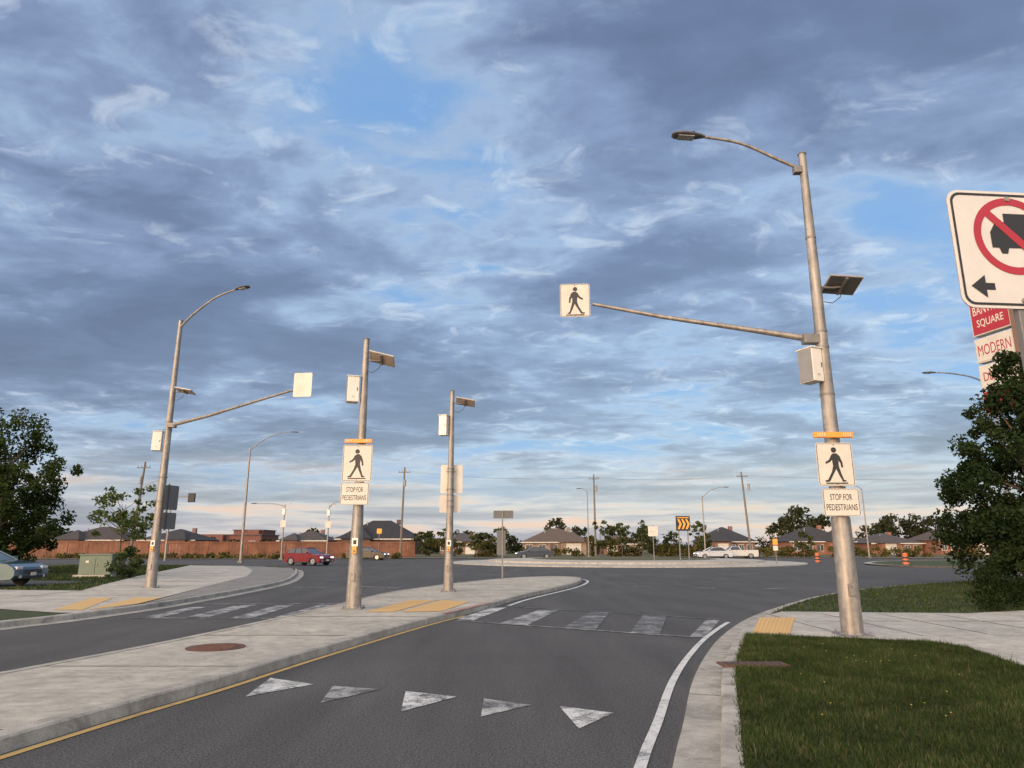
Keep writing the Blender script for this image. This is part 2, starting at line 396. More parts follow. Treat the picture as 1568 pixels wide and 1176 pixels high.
for q in [((-8.5,16.8),(-8.6,19.4),(-8.2,19.5),(-8.05,16.6)),((-7.5,16.7),(-7.6,19.9),(-7.1,20.2),(-7,16.8)),((-6.4,16.6),(-6.5,20),(-6.05,20.2),(-5.9,16.6)),((-5.45,16.7),(-5.35,20.4),(-5.0,20.4),(-5,16.8))]:
    b.poly([(x,y,.007) for x,y in q],FADED)
line((-8.7,16.5),(-5.1,16.4),.1,FADED,.011); line((-8.7,20.4),(-4.9,20.6),.1,FADED,.011)
b.finish('crosswalk_marking')
b=B()
tri=[(-2.9,8.1),(-3,9.2),(-2.35,8.8),(-2,7.8),(-2.1,8.7),(-1.5,8.5),(-1.1,7.4),(-1.2,8.4),(-.6,8.1),(-.3,7.2),(-.3,8),(.2,7.7),(.6,6.75),(.48,7.65),(1,7.35)]
for k in range(0,15,3): b.poly([(x,y,.006) for x,y in tri[k:k+3]],WHITE if k not in (3,9) else FADED)
b.finish('yield_line_marking')
b=B()
for p,q in [((-8.7,28.8),(-7.3,28.3)),((-6.2,29.2),(-4.3,28.1)),((4.6,29.4),(5.9,28.8)),((7.1,28.4),(7.9,27.9)),((9.6,27.6),(10.6,27.9)),((-2,41),(1,40)),((5,40.5),(8,41)),((12,42),(15,43.2)),((20,46),(23,48))]:
    line(p,q,.15,FADED,.006)
b.finish('lane_dash_marking')

# ------------------------------------------------------------ grass blades
def tri_mesh(name,V,n_per,cols,mat):
    N=len(V)//n_per
    me=bpy.data.meshes.new(name); me.vertices.add(len(V)); me.vertices.foreach_set('co',V.astype(np.float32).ravel())
    me.loops.add(len(V)); me.loops.foreach_set('vertex_index',np.arange(len(V),dtype=np.int32))
    me.polygons.add(N); me.polygons.foreach_set('loop_start',np.arange(0,len(V),n_per,dtype=np.int32))
    me.polygons.foreach_set('loop_total',np.full(N,n_per,dtype=np.int32))
    a=me.color_attributes.new('Col','FLOAT_COLOR','POINT')
    c=np.ones((len(V),4),np.float32); c[:,:3]=np.repeat(cols,n_per,0); a.data.foreach_set('color',c.ravel())
    me.materials.append(mat); me.update(calc_edges=True); me.validate()
    o=bpy.data.objects.new(name,me); COL.objects.link(o); return o
def blades(name,n,box,poly,excl,hmin,hmax,w,z):
    X=rng.uniform(box[0],box[1],n); Y=rng.uniform(box[2],box[3],n)
    k=inpoly(X,Y,poly)&(np.abs(X)<Y*.78+1.2)
    for e in excl: k&=~inpoly(X,Y,e)
    X,Y=X[k],Y[k]; n=len(X)
    X=X+rng.normal(0,.018,n); Y=Y+rng.normal(0,.03,n)
    clump=.5+.5*np.sin(X*3.1+np.sin(Y*2.3)*2)*np.sin(Y*2.7+1.3*np.sin(X*1.9))
    c2=.5+.5*np.sin(X*9.3+2*np.sin(Y*5.1))*np.sin(Y*8.1+2*np.sin(X*6.3))
    H=rng.uniform(hmin,hmax,n)*(.6+.4*clump+.4*c2); a=rng.uniform(0,2*math.pi,n); ln=rng.normal(0,.6,n)*H; la=rng.uniform(0,2*math.pi,n)
    tall=rng.uniform(0,1,n)<.012; H[tall]*=2.0
    V=np.zeros((n,3,3)); dx,dy=np.cos(a)*w/2,np.sin(a)*w/2
    V[:,0]=np.stack([X-dx,Y-dy,np.full(n,z)],1); V[:,1]=np.stack([X+dx,Y+dy,np.full(n,z)],1)
    V[:,2]=np.stack([X+np.cos(la)*ln,Y+np.sin(la)*ln,z+H],1)
    g=rng.uniform(0,1,(n,1)); base=np.array([[.024,.044,.012]])*(1-g)+np.array([[.074,.098,.034]])*g
    dry=rng.uniform(0,1,n)<(.05+.12*c2*clump); base[dry]=np.array([.15,.125,.07]); base*= (.58+.4*clump+.35*c2)[:,None]
    return tri_mesh(name,V.reshape(-1,3),3,base,BLADE)
nearp=inR+[(30,-3),(-.4,-3)]
cov=[(2.6,9.17),(3.5,9.17),(3.5,9.53),(2.6,9.53)]
blades('lawn_grass',300000,(1.2,9,4.2,12.6),nearp,[sideR,cov],.025,.065,.009,.12)
blades('lawn_grass',90000,(4,30,12.5,34),nearp,[sideR],.04,.09,.024,.12)
blades('lawn_grass',45000,(-34,-12,24,56),inL+[(-110,-8)],[swl,drv,shoul],.05,.12,.04,.118)
b=B()
for i in range(22):
    y=random.uniform(6.2,11.6); x=random.uniform(.3*y+.6,.3*y+3.0)
    h=.12+random.uniform(.04,.07); b.cyl((x,y,.12),(x,y,h),.002,.002,LAMPH,4,False)
    b.cyl((x,y,h),(x,y,h+.005),.005,.010,DYEL,7)
b.finish('dandelions')
# leaf litter and grit lying in the gutters
P_=[];C_=[]
for i in range(420):
    k=random.randrange(8,60); p=gut[k]; d=.34-abs(random.gauss(0,.07)); q=offset(gut,d)[k] if i%7==0 else None
    o=(p[0]+d*.95+random.uniform(-.1,.1)*0,p[1]-d*.3+random.uniform(-.5,.5)); 
    P_.append((o[0]+(o[1]-p[1])*.0,o[1],.017))
# ------------------------------------------------------------ foliage
def leaf_quads(C,size,asp=.55):
    n=len(C); u=rng.normal(size=(n,3)); u/=np.linalg.norm(u,axis=1)[:,None]
    w=rng.normal(size=(n,3)); w-= (w*u).sum(1)[:,None]*u; w/=np.linalg.norm(w,axis=1)[:,None]
    s=size*rng.uniform(.6,1.3,n)[:,None]
    V=np.zeros((n,4,3)); V[:,0]=C-u*s; V[:,1]=C+w*s*asp; V[:,2]=C+u*s; V[:,3]=C-w*s*asp
    return V.reshape(-1,3)
def crown_clumps(n,prof,seed):
    r=np.random.default_rng(seed); out=[]
    while len(out)<n:
        t=r.uniform(0,1); R=prof(t); 
        if r.uniform(0,1)>R/1.0: continue
        a=r.uniform(0,2*math.pi); q=R*(r.uniform(0,1)**.45)*r.uniform(.80,1.14); out.append((q*math.cos(a),q*math.sin(a),t))
    return np.array(out)
def tree(name,loc,z0,z1,R,prof,nclump,nleaf,lsize,c0,c1,crad=.5,trunk=.16,limbs=26,seed=1,flat=.65):
    x,y,zb=loc; cl=crown_clumps(nclump,prof,seed)
    P=np.stack([cl[:,0]*R,cl[:,1]*R,z0+cl[:,2]*(z1-z0)-zb],1)
    r=np.random.default_rng(seed+50)
    cr_=r.uniform(.5,1.25,nclump)*crad
    idx=r.integers(0,nclump,nleaf); d=r.normal(size=(nleaf,3)); d/=np.linalg.norm(d,axis=1)[:,None]
    rad=(r.uniform(0,1,nleaf)**.5)[:,None]*cr_[idx][:,None]; off=d*rad; off[:,2]*=flat
    C=P[idx]+off; tone=r.uniform(0,1,nclump)[idx]*.6+r.uniform(0,1,nleaf)*.4
    cols=np.array(c0)[None]*(1-tone[:,None])+np.array(c1)[None]*tone[:,None]
    root=bpy.data.objects.new(name,None); root.location=loc; COL.objects.link(root)
    lo=tri_mesh('foliage',leaf_quads(C,lsize),4,cols,LEAF); lo.parent=root
    b=B(); H=z1-zb
    tp=[(0,0,-.05),(.04,.02,H*.25),(-.05,.05,H*.5),(.03,0,H*.8)]
    b.tube(tp,[trunk*1.25,trunk,trunk*.65,trunk*.2],BARK,10)
    for k in r.choice(nclump,min(limbs,nclump),replace=False):
        t=P[k]; zs=max(z0-zb-.2,min(t[2]*.75,H*.75)); s=Vector((0,0,zs)); e=Vector(t); m=(s+e)/2+Vector((0,0,-.05*H*.3))
        b.tube([s,m,e],[trunk*.35,trunk*.22,trunk*.07],BARK,6,False)
    o=b.finish('trunk'); o.parent=root; return root
tree('maple_tree',(-27.6,38,.1),.7,8.7,3.2,lambda t:max(.08,math.sin(math.pi*(.16+.80*t))**.65),150,26000,.10,(.016,.028,.009),(.062,.085,.025),.62,.17,40,3,.95)
tree('maple_tree',(-33.6,41,.1),.7,8.0,3.4,lambda t:max(.08,math.sin(math.pi*(.16+.80*t))**.65),100,12000,.12,(.016,.028,.009),(.05,.075,.024),.8,.17,30,5)
conep=lambda t: max(.06,(1-t)**.8 if t>.22 else .72+.45*t)
tree('linden_tree',(20.1,27,.1),.75,9.2,4.4,conep,250,44000,.085,(.010,.020,.008),(.036,.056,.022),.58,.2,50,9,.8)
tree('sapling_tree',(-19.3,35,.1),2.0,4.5,1.9,lambda t:max(.1,math.sin(math.pi*(.15+.75*t))**.5),46,1700,.10,(.04,.065,.018),(.12,.15,.055),.34,.045,30,21)
tree('shrub',(-18.2,33.6,.1),.15,1.7,.75,lambda t:max(.2,math.sin(math.pi*(.3+.65*t))),26,2600,.06,(.035,.05,.018),(.09,.115,.045),.28,.03,10,23)
def massed(name,spots,n,lsize,c0,c1,mat=LEAF):
    S=np.array(spots); w=(S[:,3]*S[:,5]); w=w/w.sum(); idx=rng.choice(len(S),n,p=w)
    d=rng.normal(size=(n,3)); d/=np.linalg.norm(d,axis=1)[:,None]; r=(rng.uniform(0,1,n)**.45)[:,None]
    C=S[idx][:,:3]+d*r*S[idx][:,3:6]; tone=rng.uniform(0,1,len(S))[idx]*.6+rng.uniform(0,1,n)*.4
    cols=np.array(c0)[None]*(1-tone[:,None])+np.array(c1)[None]*tone[:,None]
    return tri_mesh(name,leaf_quads(C,lsize),4,cols,mat)
sp=[]
for i in range(190):
    t=random.random(); sp.append((11.0+t*9,17.0+t*3.2+random.uniform(-.35,.35),random.uniform(.25,1.05),.3,.3,.22))
massed('hedge',sp,30000,.035,(.010,.018,.007),(.03,.045,.016))
dt=[]
def dclump(x,y,top,hw,n):
    for i in range(n):
        a=random.random(); z=top*(.25+.72*a); wv=hw*math.sqrt(max(.05,1-((a-.45)/.6)**2)); 
        dt.append((x+random.uniform(-wv,wv),y+random.uniform(-2,2),z,hw*.32,hw*.32,hw*.26))
for x,top,hw in [(9.8,7.5,2.6),(14.5,5.6,2.2),(22,6.2,2.2),(28,5.5,2.4),(34,5.0,2),(62.5,9.6,5.0),(58,7.5,3),(77,6.6,3.2),(83,8.0,4.5),(90,7.2,4.5),(98,6.5,5),(108,7,5),(-42,5.3,2),(-18,4.6,2.5),(-11,4.9,2.5),(-6,4.4,2),(-1,4.2,2),(-25,4.5,2),(-98,5,5),(-112,6,5)]:
    dclump(x*1.03,155,top,hw,26)
for i in range(230):
    x=-170+i*1.5+random.uniform(-1,1); dt.append((x,165+random.uniform(-4,4),random.uniform(.6,2.6),1.8,1.8,1.3))
massed('distant_trees',dt,50000,.38,(.022,.031,.016),(.06,.066,.034))
sp=[]
def weeds(x0,x1,y,h,n):
    for i in range(n): sp.append((random.uniform(x0,x1),y+random.uniform(-1,1),random.uniform(.1,h*.75),.7,.7,.45))
weeds(-13,0,104,3.2,44); weeds(11,19,107,3.6,40); weeds(20,34,104,2.2,40); weeds(34,60,101,1.7,60); weeds(60,95,98,1.8,60); weeds(-60,-14,90.2,.6,70); weeds(0,11,106,1.3,20)
massed('roadside_shrubs',sp,20000,.20,(.045,.048,.017),(.15,.13,.045))
for i,(x,y,h) in enumerate([(12.4,99.5,6.0),(15.6,101,4.8),(18.7,102,5.4),(19.6,103,4.4),(26.6,101,5.2),(27.8,103,4.6),(-12.5,99,3.8),(-9.5,100,4.2),(-5,101,4.4),(-1.5,101,4.2),(41,100,3.4)]):
    tree('young_tree',(x,y,.05),1.2,h,1.3,lambda t:max(.12,math.sin(math.pi*(.2+.7*t))),20,700,.18,(.035,.05,.018),(.10,.11,.045),.42,.05,8,60+i)

# ------------------------------------------------------------ signs
def ped_figure(b,M,y,s,flip=1):
    body=[(-.03,.29),(-.09,.24),(-.155,.12),(-.26,.055),(-.245,.01),(-.12,.065),(-.078,.12),(-.062,-.04),(-.11,-.20),(-.23,-.405),(-.30,-.415),(-.295,-.458),(-.185,-.455),(-.042,-.215),(.012,-.12),(.062,-.25),(.155,-.455),(.245,-.455),(.245,-.415),(.19,-.405),(.135,-.24),(.088,-.05),(.088,.10),(.135,.03),(.15,-.085),(.20,-.08),(.19,.05),(.13,.22),(.06,.285)]
    b.flat([(flip*x*s,z*s) for x,z in body],y,SIGNK,M); b.flat(circ(-.01*flip*s,.375*s,.072*s,20),y,SIGNK,M)
def plate(b,M,w,h,mat=None,border=True,back=True,r=.05,bm=None):
    o=rrect(w,h,r); b.prismY(o,0,-.004,mat or SIGNW,M)
    if back: b.flat(o,.003,bm or SIGNB,M)
    if border: b.ring(rrect(w*.965,h*.965,r*.85),rrect(w*.935,h*.945,r*.65),-.006,SIGNK,M)
def ped_sign(b,M,w,h,bar=True,flip=1):
    plate(b,M,w,h); ped_figure(b,M,-.0065,w*1.05,flip)
    if bar: b.flat([(-.30*w,-.50*w),(.30*w,-.50*w),(.30*w,-.535*w),(-.30*w,-.535*w)],-.0066,SIGNK,M)
    for z in(-.43,.43): b.cyl((0,-.004,z*h*1.05),(0,-.009,z*h*1.05),.011,.011,STEELD,8,True,M)
def stop_tab(b,M,w,h):
    plate(b,M,w,h,r=.035); text(b,'STOP FOR',w*.60,h*.23,0,h*.19,-.0065,SIGNK,M,.004); text(b,'PEDESTRIANS',w*.84,h*.23,0,-h*.18,-.0065,SIGNK,M,.004)
def clampband(b,x,y,z,r): b.cyl((x,y,z-.02),(x,y,z+.02),r+.008,r+.008,STEELD,16)
def base(b,x,y,r,z=.126):
    b.box((x,y,z+.012),(.50,.50,.024),STEELD,frame((0,0,0)),.004)
    for sx in(-1,1):
        for sy in(-1,1): b.cyl((x+sx*.2,y+sy*.2,z+.024),(x+sx*.2,y+sy*.2,z+.075),.016,.016,STEELD,6)
    b.cyl((x,y,z+.02),(x,y,z+.05),r+.03,r+.012,STEEL,20)
    b.box((x-.02,y-r+.0,z+.75),(.11,.03,.2),STEEL,None,.006); b.cyl((x-.02,y-r-.016,z+.8),(x-.02,y-r-.022,z+.8),.01,.01,TRIM,8)
def pole(b,x,y,zt,r0,rm,r1,zm=2.6):
    b.tube([(x,y,.13),(x,y,zm),(x,y,zt)],[r0,rm,r1],STEEL,24); b.cyl((x,y,zt),(x,y,zt+.04),r1+.015,r1*.7,STEELD,16)
    for z in (zm+.6,zm+1.5): clampband(b,x,y,z,rm*.98)
def solar(b,px,py,z,dx,dz=0.,yaw=0,ty=14,tx=-16,w=.66,d=.5,und=None):
    M=frame((px+dx,py-.05,z),yaw,tx,ty)
    b.box((0,0,0),(w,d,.035),ALU,M,.004); b.box((0,0,.0195),(w-.05,d-.05,.004),SOLAR,M)
    b.box((0,0,-.0195),(w-.04,d-.04,.004),und or PANB,M); b.box((0,0,-.04),(.05,d*.9,.03),STEELD,M)
    b.tube([(px,py,z-.02),(px+dx*.6,py-.03,z-.05),(px+dx,py-.05,z-.04)],[.025,.025,.02],STEELD,8)
    b.tube([(px+.08,py-.08,z-.35),(px+dx*.5,py-.1,z-.38),(px+dx*.85,py-.08,z-.26),(px+dx,py-.05,z-.06)],[.008]*4,TRIM,6)
def cabinet(b,x,y,z,w=.30,d=.30,h=.66,yaw=20,hinge=True):
    M=frame((x,y,z),yaw); b.box((0,0,0),(w,d,h),CABW,M,.012); b.box((0,0,h/2+.012),(w+.04,d+.05,.02),CABW,M,.004)
    b.box((-w/2-.004,0,0),(.006,d-.02,h-.03),CABG,M); b.box((w*.32,-d/2-.008,0),(.02,.012,.09),STEELD,M)  # grey plate on the left face paints the cabinet's shaded side
    b.box((w*.0,-d/2-.003,-h*.3),(.06,.004,.04),SIGNB,M)
def bar(b,x,y,z,w=.69,h=.10,yaw=0):
    M=frame((x,y,z),yaw); b.box((0,0,0),(w,.08,h),AMBER,M,.01)
    for s in(-1,1):
        b.box((s*w*.33,-.043,0),(.17,.008,h*.66),AMBER,M,.002)
        for k in range(4): b.box((s*w*.33-.06+.04*k,-.0485,0),(.012,.004,h*.6),SIGNW,M)
def button(b,x,y,z,r,yaw=0):
    M=frame((x,y-r-.03,z),yaw); b.box((0,0,0),(.11,.07,.16),SIGNY,M,.01); b.cyl((0,-.035,-.02),(0,-.05,-.02),.03,.028,STEELD,14,True,M)
    b.box((0,.0,.19),(.15,.01,.2),CABW,M,.002); b.flat([(-.04,.14),(.04,.14),(.04,.24),(-.04,.24)],-.0065,SIGNK,M)
def catmull3(P,n=5):
    out=[];N=len(P)
    for i in range(N-1):
        a,bb,c,d=P[max(i-1,0)],P[i],P[i+1],P[min(i+2,N-1)]
        for k in range(n):
            t=k/n; out.append(tuple(.5*((2*bb[j])+(-a[j]+c[j])*t+(2*a[j]-5*bb[j]+4*c[j]-d[j])*t*t+(-a[j]+3*bb[j]-3*c[j]+d[j])*t**3) for j in range(3)))
    out.append(tuple(P[-1])); return out
def lamp(b,pts,hd,r0=.045,r1=.03,L=.62,hw=.15,gdir=None):
    P=catmull3(pts,5); b.tube(P,[r0+(r1-r0)*i/(len(P)-1) for i in range(len(P))],STEEL,10)
    a=Vector(P[-2]);e=Vector(P[-1]); d=(e-a).normalized(); d=Vector((d.x,d.y,d.z*.4)).normalized()
    yaw=math.atan2(d.y,d.x); pit=-math.asin(d.z)
    M=Matrix.Translation(e)@Matrix.Rotation(yaw,4,'Z')@Matrix.Rotation(pit,4,'Y')
    secs=[(-.04,.04,.04,0),(.04,.07,.05,0),(.16,hw*.75,.065,.0),(L*.6,hw,.07,-.005),(L*.9,hw*.85,.05,-.005),(L,hw*.45,.025,-.005)]
    vs=[];fs=[];n=14
    for x,w,h,zc in secs:
        for k in range(n):
            t=2*math.pi*k/n; zz=math.sin(t); vs.append((x,w*math.cos(t),zc+(h*zz if zz>0 else h*.55*zz)))
    for i in range(len(secs)-1):
        for k in range(n): fs.append((i*n+k,i*n+(k+1)%n,(i+1)*n+(k+1)%n,(i+1)*n+k))
    fs.append(list(range(n))); fs.append(list(range((len(secs)-1)*n,len(secs)*n)))
    b.add(vs,fs,LAMPH,True,M); b.box((L*.55,0,-.046),(L*.5,hw*1.2,.012),LENS,M)
    b.cyl((L*.3,0,.06),(L*.3,0,.10),.035,.03,TRIM,10,True,M)

# right tall pole
b=B(); x,y=5.78,12.4
base(b,x,y,.18); b.tube([(x,y,.13),(x,y,2.05),(x,y,2.15),(x,y,5.5),(x,y,9.2)],[.18,.16,.142,.108,.072],STEEL,24); b.cyl((x,y,9.2),(x,y,9.24),.085,.055,STEELD,16)
lamp(b,[(x,y,8.85),(x-.5,y,9.1),(x-1.2,y,9.45),(x-1.95,y,9.6)],None,.038,.028)
b.box((x-.12,y,8.85),(.16,.14,.14),STEELD,None,.01)
b.tube([(x,y,5.33),(x-1.2,y+.25,5.62),(x-2.8,y+.6,6.0),(x-4.15,y+.85,6.36)],[.065,.052,.042,.034],STEEL,12)
b.box((x-.2,y,5.36),(.30,.18,.18),STEELD,None,.012); clampband(b,x,y,5.5,.108); clampband(b,x,y,5.2,.112)
ped_sign(b,frame((1.27,y+.80,6.42),-3,0,0),.60,.70,True,-1)
b.box((1.27,y+.83,6.42),(.4,.03,.04),STEELD)
solar(b,x,y,6.42,.47,ty=4,tx=-22,w=.62,und=PAND); cabinet(b,x-.26,y-.02,4.83,.25,.34,.62,22)
b.box((x-.1,y,4.95),(.1,.06,.05),STEELD); b.box((x-.1,y,4.65),(.1,.06,.05),STEELD)
bar(b,x-.08,y-.22,3.52); ped_sign(b,frame((x-.09,y-.21,3.0),0),.64,.76); stop_tab(b,frame((x-.05,y-.21,2.34),0),.64,.47)
for z in (3.25,2.75,2.45,2.2,4.3,7.4): clampband(b,x,y,z,.14 if z<4 else (.12 if z<5 else .09))
b.finish('crosswalk_signal_pole',(x,y,.13))

# left tall pole
b=B(); x,y=-13.05,26
base(b,x,y,.2); pole(b,x,y,10.25,.2,.15,.08,2.6)
lamp(b,[(x,y,9.95),(x+.6,y-.3,10.4),(x+1.6,y-.7,10.95),(x+2.5,y-1.05,11.15)],None)
b.tube([(x,y,6.05),(x+1.9,y-1.0,6.25),(x+3.9,y-2.2,6.5),(x+5.75,y-3.3,6.72)],[.075,.06,.048,.04],STEEL,12)
b.box((x+.16,y-.1,6.05),(.30,.2,.18),STEELD,None,.012); clampband(b,x,y,6.2,.125); clampband(b,x,y,5.9,.125)
plate(b,frame((-7.0,22.55,6.85),172),.64,.82,SIGNW,bm=SIGNW)
solar(b,x,y,7.4,.5,ty=10,tx=-10); cabinet(b,x-.34,y-.05,5.45,.32,.32,.72,15)
M=frame((x+.38,y+.05,3.35),70); plate(b,M,.62,.9,SIGND,False,bm=SIGND); M=frame((x+.38,y+.05,2.5),70); plate(b,M,.62,.6,SIGND,False,bm=SIGND)
b.box((x+.32,y-.1,3.0),(.05,.05,1.7),TRIM); button(b,x,y,1.5,.17)
b.finish('crosswalk_signal_pole',(x,y,.13))

# island pole, sign face to camera
b=B(); x,y=-3.83,17.5
base(b,x,y,.19); pole(b,x,y,6.9,.19,.125,.075,2.7)
solar(b,x,y,6.36,.44,ty=14,tx=-20); cabinet(b,x-.29,y-.02,5.53,.3,.32,.66,18)
bar(b,x-.03,y-.2,4.17); ped_sign(b,frame((x-.04,y-.18,3.62),0),.74,.92); stop_tab(b,frame((x-.07,y-.18,2.86),0),.70,.54)
for z in (3.3,3.9,2.95,2.7): clampband(b,x,y,z,.125)
button(b,x,y,1.5,.16); b.finish('crosswalk_signal_pole',(x,y,.13))
# island pole, sign backs to camera
b=B(); x,y=-2.12,24.0
base(b,x,y,.17); pole(b,x,y,6.95,.17,.115,.075,2.7)
solar(b,x,y,6.55,.48,ty=10,tx=-18); cabinet(b,x-.26,y-.04,5.7,.28,.32,.70,-14)
plate(b,frame((x+.02,y+.18,3.86),180),.76,.98,SIGNW,True,bm=SIGNW); plate(b,frame((x-.02,y+.18,3.02),180),.72,.60,SIGNW,True)
for z in (4.15,3.5): b.box((x,y+.15,z),(.36,.03,.03),SIGNB)
button(b,x,y,1.5,.14)
for z in (3.5,4.1,3.1,2.9): clampband(b,x,y,z,.115)
b.finish('crosswalk_signal_pole',(x,y,.13))

b=B(); x,y=-.62,32.6
b.box((x+.18,y,1.65),(.06,.04,3.1),STEELD); b.prismY(rrect(.92,.36,.03,x+.22,3.02),y+.03,y+.035,SIGND)
b.prismY(rrect(.40,1.1,.03,x+.12,1.75),y+.03,y+.035,SIGND)
b.finish('keep_right_sign',(x,y,0))

# no trucks sign, top right
b=B(); M=frame((2.42,3.1,2.99),5)
plate(b,M,.62,.605,SIGNN,False,True,.06)
b.ring(rrect(.592,.577,.05),rrect(.568,.553,.042),-.006,SIGNK,M)
truck=[(-.115,-.06),(-.115,.02),(-.08,.075),(-.035,.075),(-.035,.12),(.14,.12),(.14,-.06),(.105,-.06),(.095,-.09),(.065,-.09),(.055,-.06),(-.03,-.06),(-.04,-.09),(-.07,-.09),(-.08,-.06)]
b.flat([(a,c+.065) for a,c in truck],-.006,SIGNK,M)
b.ring(circ(0,.068,.200,48),circ(0,.068,.162,48),-.0062,SIGNR,M)
s2=.163*.7071
b.flat([(-s2-.014,.068+s2-.014),(-s2+.014,.068+s2+.014),(s2+.014,.068-s2+.014),(s2-.014,.068-s2-.014)],-.0075,SIGNR,M)
b.flat([(-.255,-.195),(-.18,-.138),(-.18,-.178),(-.135,-.178),(-.135,-.212),(-.18,-.212),(-.18,-.252)],-.006,SIGNK,M)
for z in(.262,-.262): b.cyl((0,-.005,z),(0,-.012,z),.014,.012,STEEL,14,True,M); 
b.box((0,.022,-1.35),(.055,.035,3.3),STEELD,M,.004)
for k in range(26): b.cyl((0,.0035,-1.8+k*.06),(0,.0025,-1.8+k*.06),.006,.006,TRIM,8,True,M)
b.finish('no_trucks_sign',(2.42,3.1,0))

# ------------------------------------------------------------ distant poles
def streetlamp(x,y,top,dx,rise,name='street_lamp',r=.11,cab=False,dy=0):
    b=B(); b.tube([(x,y,0),(x,y,top)],[r,r*.55],STEEL,10); b.box((x,y,.1),(.4,.4,.2),CONCG)
    if dx: lamp(b,[(x,y,top-.2),(x+dx*.35,y,top+rise*.55),(x+dx*.75,y,top+rise*.95),(x+dx,y,top+rise)],None,.05,.035,.75,.17)
    if cab:
        b.box((x,y-.2,top-.9),(.36,.3,.7),CABW,None,.01); b.prismY(rrect(.65,.8,.05,x,top-2.3),y-.2,y-.205,SIGNW)
        b.box((x+.4,y,top+.1),(.6,.4,.04),ALU,frame((0,0,0)))
    return b.finish(name,(x,y,0))
streetlamp(-26.3,69.2,11.2,4.0,1.6,r=.14)
streetlamp(-27.5,85,6.5,-3.4,.1,cab=True); streetlamp(-22.1,85,6.4,1.6,.5,cab=True)
streetlamp(11.3,105,9.6,-.9,.4); streetlamp(25.8,95,8.2,3.0,1.2); streetlamp(47.6,95,9.2,-1.2,.4)
streetlamp(28.4,40,11.1,-3.2,.55,r=.14); streetlamp(-52,98,9.5,2.6,1.1)
def utility(x,y,top,lean=0,ins=True):
    b=B(); b.tube([(x,y,0),(x+lean,y,top)],[.17,.11],WOOD,10)
    b.box((x+lean*.93,y-.14,top-.7),(1.6,.08,.1),WOOD)
    for s in(-.7,-.3,.3,.7): b.cyl((x+lean*.93+s,y-.14,top-.64),(x+lean*.93+s,y-.14,top-.4),.05,.035,CABG,8)
    b.cyl((x+.3,y-.1,top-2.6),(x+.3,y-.1,top-1.7),.18,.18,CABG,12)
    return b.finish('utility_pole',(x,y,0))
utility(-14.9,95,12.1,.2); utility(-44.0,82,11.3,.55); utility(12.4,105.5,12.2); utility(33.6,100,12.0,-.6)
b=B()
def wire(p,q,sag):
    P=[Vector(p).lerp(Vector(q),t/12)-Vector((0,0,sag*4*(t/12)*(1-t/12))) for t in range(13)]; b.tube(P,[.007]*13,TRIM,4,False)
for s in(-.7,.7):
    wire((-14.7+s,95,11.6),(12.4+s,105.3,11.7),.6); wire((12.4+s,105.3,11.7),(33+s,99.9,11.5),.5); wire((33+s,99.9,11.5),(95+s,92,12),1.2)
b.finish('power_lines')
b=B(); b.tube([(-38.9,80,0),(-38.9,80,7.4)],[.13,.09],STEEL,10); b.tube([(-38.9,80,7.0),(-36.0,79,7.15)],[.06,.05],STEEL,8)
b.box((-36.1,78.9,6.9),(.75,.3,1.0),TRIM,None,.03)
for k,mm in enumerate((SIGNR,AMBER,GREENBOX)): b.cyl((-36.1,79.05,7.2-.3*k),(-36.1,79.2,7.2-.3*k),.12,.12,TRIM,12)
b.finish('traffic_light',(-38.9,80,0))
# chevron sign
b=B(); y=60.5
for s in(-.38,.38): b.box((14.65+s,y+.03,2.0),(.09,.05,4.0),STEELD)
b.prismY(rrect(1.22,1.25,.04,14.65,3.48),y-.02,y-.0,SIGNK)
for k in range(3):
    x0=14.2+.34*k; zz=3.42
    b.flat([(x0-.02,zz+.42),(x0+.14,zz+.42),(x0+.34,zz),(x0+.14,zz-.42),(x0-.02,zz-.42),(x0+.16,zz)],y-.024,SIGNY)
b.flat([(14.15,4.0),(15.15,4.0),(15.15,3.93),(14.15,3.93)],y-.024,SIGNY)
b.finish('chevron_sign',(14.65,y,0))
b=B(); y=62; b.box((12.35,y+.03,1.7),(.07,.05,3.4),STEELD); b.prismY(rrect(.85,.85,.05,12.35,2.85),y-.01,y,SIGNW); b.box((12.35,y-.02,2.85),(.5,.006,.09),SIGNB); b.finish('traffic_sign',(12.35,y,0))
b=B(); y=61; b.box((22.6,y+.03,1.1),(.06,.05,2.2),STEELD); b.prismY(rrect(.42,.5,.04,22.6,1.95),y-.01,y,SIGNY); b.prismY(rrect(.42,.4,.04,22.6,1.42),y-.01,y,SIGNW); b.finish('traffic_sign',(22.6,y,0))
b=B(); y=88; b.box((-16.5,y+.03,1.2),(.06,.05,2.4),STEELD); b.prismY(rrect(.6,.6,.04,-16.5,3.4),y-.01,y,SIGNY); b.box((-16.5,y+.03,2.6),(.06,.05,1.2),STEELD); b.finish('traffic_sign',(-16.5,y,0))
BORA=simple('barrel_orange',(.50,.13,.04),.6,0,.15)
for x,y in((29.6,69.2),(31.3,56.8)):
    b=B(); z=.0 if x<30 else .1
    b.cyl((x,y,z),(x,y,z+.08),.34,.32,TRIM,18)
    hs=[.08,.26,.39,.52,.66,.80,.96]; rr=[.25,.24,.23,.215,.205,.19,.17]
    for i in range(6): b.cyl((x,y,z+hs[i]),(x,y,z+hs[i+1]),rr[i],rr[i+1]+.004,[BORA,TRIM,BORA,TRIM,BORA,BORA][i],18)
    b.box((x,y,z+1.0),(.16,.04,.08),TRIM); b.finish('traffic_barrel',(x,y,z))
